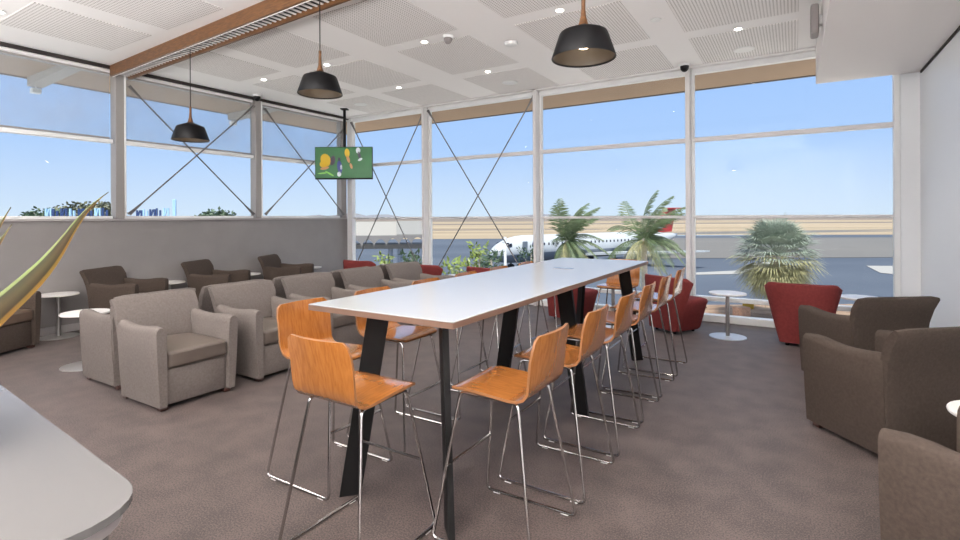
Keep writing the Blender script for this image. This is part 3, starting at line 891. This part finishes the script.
mgd = ground_mat('far_scrub', (.17, .14, .12), (.22, .18, .145), .01, (.1, 1, 1))
mconc = mat('concrete_apron', (.32, .305, .285), .9)
flat('tarmac_ground', [(-260, 4), (260, 4), (260, 170), (-260, 170)], 0, mt)
flat('dry_grass_field', [(-900, 148), (22, 152), (30, 168), (48, 176), (330, 150), (900, 150), (900, 1500), (-900, 1500)], .04, mg)
flat('far_scrub_land', [(-1700, 700), (1700, 700), (4500, 7000), (-4500, 7000)], .08, mgd)
flat('far_scrub_strip', [(-900, 430), (900, 400), (900, 470), (-900, 520)], .06, mgd)
flat('far_scrub_strip', [(-900, 250), (60, 245), (60, 265), (-900, 275)], .06, mgd)
flat('taxiway_road', [(22, 96), (28, 78), (300, 76), (300, 140), (48, 150), (60, 176), (180, 205), (120, 214), (36, 176), (20, 150)], .055, mtx)
flat('taxiway_road', [(60, 200), (90, 200), (400, 260), (400, 275)], .062, mtx)
flat('concrete_path', [(px(690, 58), 58), (px(735, 60), 60), (px(748, 68), 68), (px(775, 72), 72), (px(775, 63), 63), (px(735, 56.5), 56.5), (px(690, 56), 56)], .05, mconc)
flat('concrete_path', [(px(866, 65), 65), (px(900, 64.5), 64.5), (px(900, 55), 55), (px(880, 57), 57)], .05, mconc)
flat('bounce_ground', [(-80, -30), (60, -30), (60, 25.5), (-80, 25.5)], .03, mat('pale_bounce', (.75, .69, .61), .9))  # unseen pale ground added to bounce sunlight up to eave and ceiling
flat('garden_bed', [(px(640, 37), 37), (px(960, 37), 37), (px(960, 26), 26), (px(640, 26), 26)], .05, ground_mat('bare_soil', (.20, .13, .09), (.34, .24, .17), .8))
# distant low ranges
b = BM(); n = 60; rings = []
for i in range(n+1):
    l = -4200+8400*i/n
    h = 14 + 26*max(0, math.sin(i*.55+1))*max(0, math.sin(i*.21)) + (55 if 14 < i < 24 else 0)*max(0, math.sin((i-14)/10*PI)) * (.6+.4*math.sin(i*2.1))
    rings.append([Vector((l, 5200, -.3)), Vector((l, 5600, h*.55)), Vector((l, 6200, h)), Vector((l, 7000, -.3))])
loft(b, rings, True, False); o = link('hills', b, mat('distant_range', (.20, .20, .215), .95)); o.location = (0, 0, ZG+.1); o.rotation_euler = (0, 0, TH); struct(o)

# ------------------------------------------------------------------ palms
pg = [mat('palm_frond_green', (.105, .145, .065), .5, noise=(3, .35)), mat('palm_frond_yellow', (.33, .31, .15), .55, noise=(3, .35)), mat('palm_frond_grey', (.25, .30, .235), .55, noise=(3, .3))]
trunkm = mat('palm_trunk', (.42, .37, .32), .9, noise=(6, .3, (1, 1, 4)))
def frond(bm, az, el, L, droop, leaf, wind=0., mi=0, flop=.35):
    """pinnate frond: a rachis tube with leaflet quads along both sides"""
    pts = []; N = 12
    d = Vector((math.cos(az)*math.cos(el), math.sin(az)*math.cos(el), math.sin(el)))
    p = Vector((0, 0, 0)); step = L/N
    wv = RT*wind
    for i in range(N+1):
        pts.append(p.copy())
        d = (d + Vector((0, 0, -droop/N)) + wv/N).normalized(); p = p + d*step
    tube(bm, pts, lambda u: .035*(1-u)+.006, 5, mi=mi)
    for i in range(1, N*3):
        t = i/3; k = int(t); fr = t-k
        if k >= N: break
        c = pts[k].lerp(pts[k+1], fr); ax = (pts[k+1]-pts[k]).normalized()
        sd = ax.cross(Vector((0, 0, 1)))
        if sd.length < .1: sd = ax.orthogonal()
        sd.normalize()
        u = t/N; ll = leaf*math.sin(PI*min(1, .18+u*.80))**.7
        for s in (-1, 1):
            tip = c + (sd*s*.75 + ax*.65 + Vector((0, 0, -flop-.3*random.random())) + wv*.3).normalized()*ll*random.uniform(.8, 1.1)
            w = ax*.024
            v = [bm.verts.new(q) for q in (c-w, c+w, c.lerp(tip, .6)+w*.8+Vector((0, 0, .02)), tip, c.lerp(tip, .6)-w*.8)]
            bm.faces.new(v).material_index = mi
def feather_palm(x, ycrown, d, R, label, seed):
    random.seed(seed)
    zc = 1.53-(ycrown-217)/510.*d
    t = thing('palm_tree', label, 'palm', tuple(W(px(x, d), d, ZG)), 0, 'wind blown palms by the apron')
    h = zc-ZG
    b = BM(); tube(b, [(0, 0, 0), (.03, 0, h*.4), (.0, .02, h*.8), (0, 0, h+.1)], lambda u: .20-.06*u, 12); link('trunk', b, trunkm, t)
    n = 25
    for i in range(n):
        b = BM()
        az = i*2.399+random.uniform(-.3, .3); el = random.uniform(-.5, .9) if i > 8 else random.uniform(.9, 1.5)
        frond(b, az, el, R*random.uniform(.85, 1.1), random.uniform(1.1, 2.2) if i > 8 else random.uniform(.5, 1.1), R*.30, random.uniform(.5, 1.0), 0, .3)
        o = link('frond', b, pg[0] if el > .1 else (pg[1] if random.random() < .6 else pg[0]), t, smooth=False); o.location = (0, 0, h)
feather_palm(567, 242, 31, 2.75, 'wind blown feather palm in front of the aircraft wing root, left of two', 3)
feather_palm(644, 241, 30, 2.95, 'wind blown feather palm in front of the aircraft tail, right of two', 11)

def fan_palm(x, ycrown, d, R, label):
    random.seed(21)
    zc = 1.53-(ycrown-217)/510.*d
    t = thing('fan_palm', label, 'palm', tuple(W(px(x, d), d, ZG)))
    h = zc-ZG
    b = BM()
    rings = []
    for i in range(15):
        z = h*i/14; r = .24+(.05 if i % 2 else -.02)
        rings.append([Vector((r*math.cos(2*PI*k/12+i*.26), r*math.sin(2*PI*k/12+i*.26), z)) for k in range(12)])
    loft(b, rings); link('trunk', b, mat('crosshatched_trunk', (.40, .34, .31), .9, noise=(9, .5)), t, smooth=False)
    for i in range(115):
        b = BM()
        u = i/115
        el = 1.4-2.75*u + random.uniform(-.12, .12); az = i*2.399
        d0 = Vector((math.cos(az)*math.cos(el), math.sin(az)*math.cos(el), math.sin(el)))
        Lp = R*random.uniform(.42, .55)
        p1 = d0*Lp + Vector((0, 0, -.06))
        tube(b, [(0, 0, 0), d0*Lp*.5+Vector((0, 0, .03)), p1], .018, 5)
        sd = d0.cross(Vector((0, 0, 1)))
        if sd.length < .1: sd = Vector((1, 0, 0))
        sd.normalize(); up = sd.cross(d0)
        NS = 23
        for k in range(NS):
            a = (k/(NS-1)-.5)*2.9
            dr = (d0*math.cos(a) + sd*math.sin(a) + up*.12).normalized()
            ll = R*.55*(.75+.25*math.cos(a))*random.uniform(.9, 1.1)
            q = p1 + dr*ll + Vector((0, 0, -.22*ll*random.uniform(.6, 1.6)))
            m_ = p1 + dr*ll*.6; w = (sd*math.cos(a)-d0*math.sin(a)).normalized()*.034
            v = [b.verts.new(z) for z in (p1, m_+w, q, m_-w)]
            b.faces.new(v)
        o = link('fan_leaf', b, pg[2] if u < .5 else pg[1], t, smooth=False); o.location = (0, 0, h)
    return t
fan_palm(776, 257, 32, 2.85, 'round headed fan palm just outside the glazing beside the red chair')

# garden shrubs at lower left of the end glazing
shm = [mat('shrub_leaf_lime', (.16, .21, .045), .5, noise=(4, .4)), mat('shrub_leaf_dark', (.04, .075, .035), .5, noise=(4, .4))]
def shrub(x, d, h, R, n, mi, label, ytop=None):
    t = thing('garden_shrub', label, 'shrub', tuple(W(px(x, d), d, ZG)), 0, 'garden shrubs below the glazing')
    b = BM(); tube(b, [(0, 0, 0), (.05, 0, h*.5), (0, 0, h*.92)], .05, 6)
    for k in range(6):
        a = k*1.05; tube(b, [(0, 0, h*.45), (R*.5*math.cos(a), R*.5*math.sin(a), h*.8)], .025, 5)
    link('stem', b, trunkm, t)
    b = BM()
    for i in range(n):
        th = random.uniform(0, 2*PI); rr = R*random.random()**.5; z = h*(.45+.55*random.random())
        c = Vector((rr*math.cos(th), rr*math.sin(th), z)); L = random.uniform(.25, .45)
        dr = Vector((random.uniform(-1, 1), random.uniform(-1, 1), random.uniform(-.4, 1))).normalized()
        sd = dr.orthogonal().normalized()*L*.16
        v = [b.verts.new(q) for q in (c, c+dr*L*.5+sd, c+dr*L, c+dr*L*.5-sd)]; b.faces.new(v)
    link('foliage', b, shm[mi], t, smooth=False)
def hz(y, d): return 1.53-(y-218)/510.*d - ZG
shrub(479, 28, hz(245, 28), .55, 300, 0, 'upright lime green garden plant left of the aircraft nose')
shrub(491, 24.5, hz(253, 24.5), .5, 240, 1, 'dark leaved garden plant just under the aircraft nose')
shrub(458, 22.5, hz(263, 22.5), .7, 340, 0, 'low lime green garden shrub behind the red chair below the brace rod')
shrub(383, 26, hz(256, 26), .45, 220, 0, 'small green shrub beside the canopy pillars behind a red chair')
shrub(411, 27, hz(252, 27), .55, 260, 1, 'dark shrub right of the canopy pillars')
shrub(531, 40, hz(250, 40), 1.1, 300, 1, 'dark green shrub in front of the aircraft cabin door')
# trees far left
def tree(x, d, ytop, R, label, col=0):
    t = thing('tree', label, 'tree', tuple(W(px(x, d), d, ZG)), 0, 'trees beyond the side windows')
    h = 1.53-(ytop-220)/510.*d-ZG
    b = BM(); tube(b, [(0, 0, 0), (.1, .1, h*.5), (0, 0, h*.85)], lambda u: .22-.14*u, 8)
    for k in range(7):
        a = k*.9; tube(b, [(0, 0, h*.55), (R*.7*math.cos(a), R*.7*math.sin(a), h*(.75+.03*k))], .06, 5)
    link('trunk', b, trunkm, t)
    b = BM()
    for i in range(900):
        th = random.uniform(0, 2*PI); ph = math.acos(random.uniform(-1, 1)); rr = R*random.uniform(.45, 1)
        c = Vector((rr*math.sin(ph)*math.cos(th), rr*math.sin(ph)*math.sin(th), h-R*.5+rr*.45*math.cos(ph)*(1+.3*math.sin(3*th))))
        L = random.uniform(.3, .6); dr = Vector((random.uniform(-1, 1), random.uniform(-1, 1), random.uniform(-.6, .6))).normalized()
        sd = dr.orthogonal().normalized()*L*.3
        v = [b.verts.new(q) for q in (c, c+dr*L*.5+sd, c+dr*L, c+dr*L*.5-sd)]; b.faces.new(v)
    link('crown', b, tm_[col], t, smooth=False)
tm_ = [mat('tree_leaf_green', (.10, .15, .085), .6, noise=(1, .4)), mat('tree_leaf_olive', (.17, .17, .10), .6, noise=(1, .4))]
tree(46, 52, 209, 2.3, 'dark green tree at the left photo edge beyond the low wall')
tree(76, 62, 204, 2.5, 'olive tree rising behind the left part of the rooftop sign', 1)
tree(104, 68, 203, 2.6, 'olive tree behind the rooftop sign next to the first column', 1)
tree(217, 60, 211, 2.2, 'small green tree alone above the low wall between the columns')
# rooftop sign of big letters seen from behind
t = thing('rooftop_sign', 'blue and white rooftop sign of large letters seen from behind above the low wall', 'sign', tuple(W(px(120, 40), 40, ZG)), TH+.35)
mblue = mat('sign_blue', (.02, .05, .16), .5); mlite = mat('sign_pale_blue', (.35, .55, .75), .5)
ltr = []
lx0 = -4.75
zb = 1.53-ZG+.05
bars = [(-4.55, .75, 1), (-4.1, .72, 0), (-3.6, .75, 1), (-3.05, .75, 0), (-2.5, .75, 1), (-1.95, .75, 0), (-1.45, .78, 1), (-.95, .8, 0), (1.3, .62, 1), (1.75, .7, 0), (2.2, .7, 1), (2.65, .78, 0), (3.15, .8, 1)]
for i, (lx, hh, kind) in enumerate(bars):
    b = BM()
    box(b, (lx-.2, -.12, zb), (lx-.10, .12, zb+hh))
    if kind:
        prism(b, [(lx+.10, zb+hh), (lx+.02, zb+hh), (lx-.20, zb), (lx-.10, zb)], -.12, .12, 'y'); box(b, (lx+.10, -.12, zb), (lx+.2, .12, zb+hh))
    else:
        box(b, (lx+.04, -.12, zb), (lx+.14, .12, zb+hh*.8))
    link('letter', b, mblue if i % 3 else mlite, t)
b = BM(); box(b, (3.62, -.15, zb-.3), (3.85, .15, zb+1.5), .02, 1); link('sign_post', b, mlite, t)
b = BM(); box(b, (-4.9, -.05, zb-.5), (3.9, .05, zb-.05)); link('sign_rail', b, mlite, t)
b = BM(); box(b, (-5.2, -2, 0), (4.2, 3.0, zb-.35)); link('sign_building', b, mat('pale_render', (.6, .6, .6), .8), t)

# covered walkway outside the corner
t = thing('walkway_canopy', 'covered walkway with a pale roof and scalloped edge outside the corner pane', 'canopy', tuple(W(px(388, 30), 30, ZG)), TH)
cr = mat('canopy_roof_sheet', (.31, .29, .26), .7); cg = mat('canopy_grey_sheet', (.24, .23, .215), .7, noise=(6, .12, (12, 1, 1))); cv = mat('canopy_valance', (.19, .18, .18), .7)
zr = 1.53-ZG
def cz(y, d): return zr-(y-218.5)/510.*d
b = BM(); prism(b, [(-3.0, 0), (.50, 0), (.05, 2.6), (-3.0, 2.6)], 0, .06, fn=lambda p: Vector((p.x, p.y, cz(237.5, 30)+p.y/2.6*(cz(223.5, 32.6)-cz(237.5, 30))+p.z))); link('pale_roof', b, cr, t)
b = BM(); prism(b, [(.5, 0), (2.1, 0), (2.1, 2.6), (.05, 2.6)], 0, .06, fn=lambda p: Vector((p.x, p.y, cz(236.5, 30)+p.y/2.6*(cz(223, 32.6)-cz(236.5, 30))+p.z))); link('grey_roof', b, cg, t)
b = BM()
poly = [(-3.0, cz(236.5, 30))]
poly_low = []
nsc = 7
for i in range(nsc):
    x0 = -3.0+i*.729
    for k in range(9):
        a = k/8; poly_low.append((x0+a*.729, cz(249-.6*i, 30)+.42*math.sin(PI*a)**.6 - .0))
prism(b, poly_low[::-1] + [(-3.0, cz(236.5, 30)), (2.1, cz(236.5, 30))][0:2], -.06, .0, 'y'); link('scalloped_valance', b, cv, t)
b = BM(); box(b, (-3.0, .5, cz(250, 30)-.02), (2.1, 2.6, cz(250, 30)+.25)); link('edge_beam', b, mat('canopy_soffit', (.16, .155, .15), .8), t)
for xx in (-.02, .55):
    b = BM(); lathe(b, [(.15, 0), (.15, cz(250, 30))], 14, (xx, .9, 0)); link('pillar', b, mat('canopy_pillar', (.22, .26, .33), .5), t)
# light pole outside
t = thing('lamp_post', 'slim white pole standing outside in front of the aircraft nose', 'post', tuple(W(px(505, 36), 36, ZG)))
b = BM(); lathe(b, [(.11, 0), (.10, hz(238, 36))], 10); link('pole', b, M['white'], t)
b = BM(); lathe(b, [(.2, 0), (.2, .1), (.12, .14)], 12); link('pole_base', b, M['white'], t)

# timber offcuts by the fan palm
def lumber(x, y, d, L, h, ang, lab, m, dep=.35):
    b = BM(); box(b, (-L/2, -dep/2, 0), (L/2, dep/2, h), .01, 1); o = link('timber_plank', b, m); o.location = W(px(x, d), d, ZG+.05); o.rotation_euler = (0, 0, TH+ang); return tag(o, lab, 'plank', 'timber by the fan palm')
ml = [mat('weathered_timber', (.33, .20, .15), .8, noise=(5, .3, (1, 8, 1))), mat('raw_timber', (.52, .30, .19), .8, noise=(5, .2))]
lumber(678, 300, 35.5, 4.0, .14, .10, 'weathered plank lying in the garden bed farthest from the glazing', ml[0])
lumber(676, 306, 33.3, 4.2, .12, .05, 'weathered plank lying in the middle of the garden bed', ml[0])
lumber(672, 312, 31.2, 3.6, .12, -.06, 'weathered plank lying nearest the glazing beside the red chair', ml[1])
lumber(741, 308, 32.6, .85, .62, .2, 'raw timber block beside the round white table post', ml[1], .6)
lumber(763, 313, 31.4, 2.0, .10, .05, 'short weathered plank between timber block and palm trunk', ml[0])
b = BM(); box(b, (-.35, -.3, 0), (.35, .3, .45), .08, 2); o = link('yellow_bag', b, mat('yellow_sack', (.55, .33, .03), .6)); o.location = W(px(748, 35.5), 35.5, ZG+.05); tag(o, 'yellow sack on the garden bed behind the round white table', 'sack')

# ------------------------------------------------------------------ aircraft
nose = W(px(490, 61), 61, ZG); tail = W(px(676, 83), 83, ZG)
dv = (nose-tail); L = dv.length; yaw = math.atan2(dv.y, dv.x)
ac = thing('airliner', 'white twin jet airliner with a red tail parked on the apron', 'aircraft', tuple(nose), yaw)
mw = mat('aircraft_white', (.47, .49, .51), .35); mgr = mat('aircraft_grey', (.15, .175, .21), .4); mr = mat('tail_red', (.45, .03, .03), .4)
mwin = mat('aircraft_window', (.015, .02, .04), .2)
R, zc = 1.68, 2.50
def fus(x):
    """radius, centre height at distance x behind the nose"""
    if x < 5: u = x/5; r = R*math.sqrt(max(0, 1-(1-u)**2.0)); return max(.05, r), zc - .55*(1-u)**1.6
    if x > L-11: u = (x-(L-11))/11; return R*(1-u**1.5*.86), zc+.95*u**1.5
    return R, zc
b = BM(); rings = []
xs = [0, .15, .4, .8, 1.4, 2.2, 3.2, 4.2, 5, 8, 12, 16, 20, L-11, L-9, L-7, L-5, L-3, L-1.5, L]
for x in xs:
    r, z = fus(x); rings.append([Vector((-x, r*math.cos(2*PI*k/24), z+r*math.sin(2*PI*k/24))) for k in range(24)])
loft(b, rings)
for f in b.faces:
    if f.calc_center_median().z < zc-.62: f.material_index = 1
link('fuselage', b, [mw, mgr], ac, 50)
def mirror_wing(name, pts, th, m, z, dih):
    for s in (-1, 1):
        b = BM(); prism(b, [(a, s*c) for a, c in pts], -th/2, th/2, fn=lambda p: Vector((p.x, p.y, z+p.z*(1.2-abs(p.y)/20)+abs(p.y)*dih))); link(name, b, m, ac)
mirror_wing('wing', [(-14.0, 0), (-19.5, 0), (-21.5, 5), (-23.6, 14), (-22.2, 14), (-17.5, 5)], .30, mw, 1.35, .055)
mirror_wing('tailplane', [(-L+3.2, 0), (-L+.5, 0), (-L-.2, 2.6), (-L+1.2, 2.6)], .14, mr, 7.75, 0)
b = BM(); prism(b, [(-L+6.2, 3.9), (-L+3.0, 7.8), (-L+.2, 7.8), (-L+1.4, 4.0)], -.14, .14, 'y'); link('tail_fin', b, mr, ac)
b = BM(); prism(b, [(-L+5.4, 4.6), (-L+4.2, 6.1), (-L+3.0, 6.1), (-L+3.6, 4.6)], -.16, .16, 'y'); link('tail_emblem', b, mw, ac)
for s in (-1, 1):
    b = BM()
    rg = [[Vector((-x, s*2.55+r*math.cos(2*PI*k/18), 3.0+r*math.sin(2*PI*k/18))) for k in range(18)] for x, r in ((L-13.5, .66), (L-13.2, .78), (L-11.5, .82), (L-9.0, .62), (L-8.4, .45))]
    loft(b, rg); link('engine', b, mgr if s < 0 else mw, ac)
    if s > 0:
        for k in range(26):
            x = 6.5+k*.78
            if x > L-12: break
            b = BM(); box(b, (-x-.11, s*(R-.10), zc+.42), (-x+.11, s*(R-.06)+s*.03, zc+.74), .02, 1); link('cabin_window', b, mwin, ac)
    b = BM(); box(b, (-4.5, s*(R-.10), zc-.75), (-3.7, s*(R-.02), zc+1.0), .05, 1); link('cabin_door', b, mgr, ac)
for k, a in enumerate((-1.05, -.6, -.2, .2, .6, 1.05)):
    r, z = fus(2.0); r += .02
    cx, cy, cz_ = -1.75-.35*abs(a), r*math.sin(a), z+.42*r+.25*math.cos(a)
    b = BM(); box(b, (cx-.22, cy-.17, cz_-.02), (cx+.22, cy+.17, cz_+.34), .04, 1); link('cockpit_window', b, mwin, ac)
for x, y in ((-3.2, 0), (-L*.53, 2.2), (-L*.53, -2.2)):
    b = BM()
    tube(b, [(x, y, 1.2), (x, y, .35)], .10, 8)
    tube(b, [(x, y-.25, .36), (x, y+.25, .36)], .36, 14)
    link('landing_gear', b, M['black'], ac)
b = BM()
ring = [[Vector((-5.9+rr*math.cos(2*PI*k/20), yy, zc+.55+rr*math.sin(2*PI*k/20))) for k in range(20)] for rr, yy in ((.58, R-.12), (.58, R+.0), (.33, R+.0), (.33, R-.12))]
loft(b, ring, False)
prism(b, [(-6.1, zc+.35), (-5.9, zc+.45), (-6.3, zc-.05), (-6.5, zc-.05)], R-.12, R+.0, 'y')
link('airline_letter', b, mat('airline_navy', (.02, .03, .16), .4), ac)

# ================================================================== LIGHT
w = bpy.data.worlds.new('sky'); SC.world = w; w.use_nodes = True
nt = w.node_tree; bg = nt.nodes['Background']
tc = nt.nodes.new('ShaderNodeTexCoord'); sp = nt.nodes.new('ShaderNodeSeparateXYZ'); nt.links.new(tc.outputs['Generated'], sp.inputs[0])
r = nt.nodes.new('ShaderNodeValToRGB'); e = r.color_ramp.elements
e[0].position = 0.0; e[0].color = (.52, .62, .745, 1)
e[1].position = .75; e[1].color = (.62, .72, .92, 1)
for p, c in ((.05, (.455, .57, .755)), (.13, (.34, .49, .765)), (.26, (.285, .445, .77)), (.36, (.30, .455, .77)), (.48, (.58, .69, .92))):  # overhead sky, out of view, made brighter to add light indoors
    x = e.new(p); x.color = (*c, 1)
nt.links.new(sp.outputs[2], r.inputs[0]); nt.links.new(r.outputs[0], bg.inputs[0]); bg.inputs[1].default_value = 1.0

sun = bpy.data.lights.new('sun', 'SUN'); sun.energy = 4.4; sun.angle = .009; sun.color = (1, .95, .87)
so = bpy.data.objects.new('sun', sun); C.objects.link(so)
so.rotation_euler = Vector((-.25, .35, -.9)).to_track_quat('-Z', 'Y').to_euler()

for y in (3.4, 1.4, -.6):
    L = bpy.data.lights.new('wall_fill_spot', 'SPOT'); L.energy = 45; L.spot_size = math.radians(150); L.spot_blend = .6; L.shadow_soft_size = .1; L.color = (1, .97, .94)  # unseen spots added to brighten the right wall
    lo = bpy.data.objects.new('wall_fill_spot', L); C.objects.link(lo); lo.location = (.72, y, 3.2)
def area(loc, tgt, sx, sy, e, col=(1, .98, .97)):
    L = bpy.data.lights.new('fill_uplight', 'AREA'); L.shape = 'RECTANGLE'; L.size = sx; L.size_y = sy; L.energy = e; L.color = col  # upward fill light added behind the camera, without a fixture
    o = bpy.data.objects.new('fill_uplight', L); C.objects.link(o); o.location = loc
    o.rotation_euler = (Vector(tgt)-Vector(loc)).to_track_quat('-Z', 'Y').to_euler()
area((-5.4, -1.2, 1.75), (-5.4, -1.2, 5.0), 4.0, 1.8, 180)
area((-1.2, -1.8, 1.75), (-1.2, -1.8, 5.0), 3.4, 1.8, 520)

# ================================================================== CAMERA
cam = bpy.data.cameras.new('camera'); co = bpy.data.objects.new('camera', cam); C.objects.link(co); SC.camera = co
cam.sensor_width = 36; cam.lens = 510/960*36; cam.shift_y = -(270-217)/960; cam.clip_start = .02; cam.clip_end = 20000
co.matrix_world = Matrix.Translation((0, 0, 1.53)) @ Matrix.Rotation(.552, 4, 'Z') @ Matrix.Rotation(PI/2, 4, 'X') @ Matrix.Rotation(-.005, 4, 'Z')
SC.view_settings.view_transform = 'Standard'; SC.view_settings.look = 'None'
SC.view_settings.exposure = .45; SC.view_settings.gamma = 1; SC.view_settings.use_curve_mapping = False
SC.cycles.use_denoising = True
SC.cycles.max_bounces = 8; SC.cycles.transparent_max_bounces = 24
SC.cycles.caustics_reflective = False; SC.cycles.caustics_refractive = False
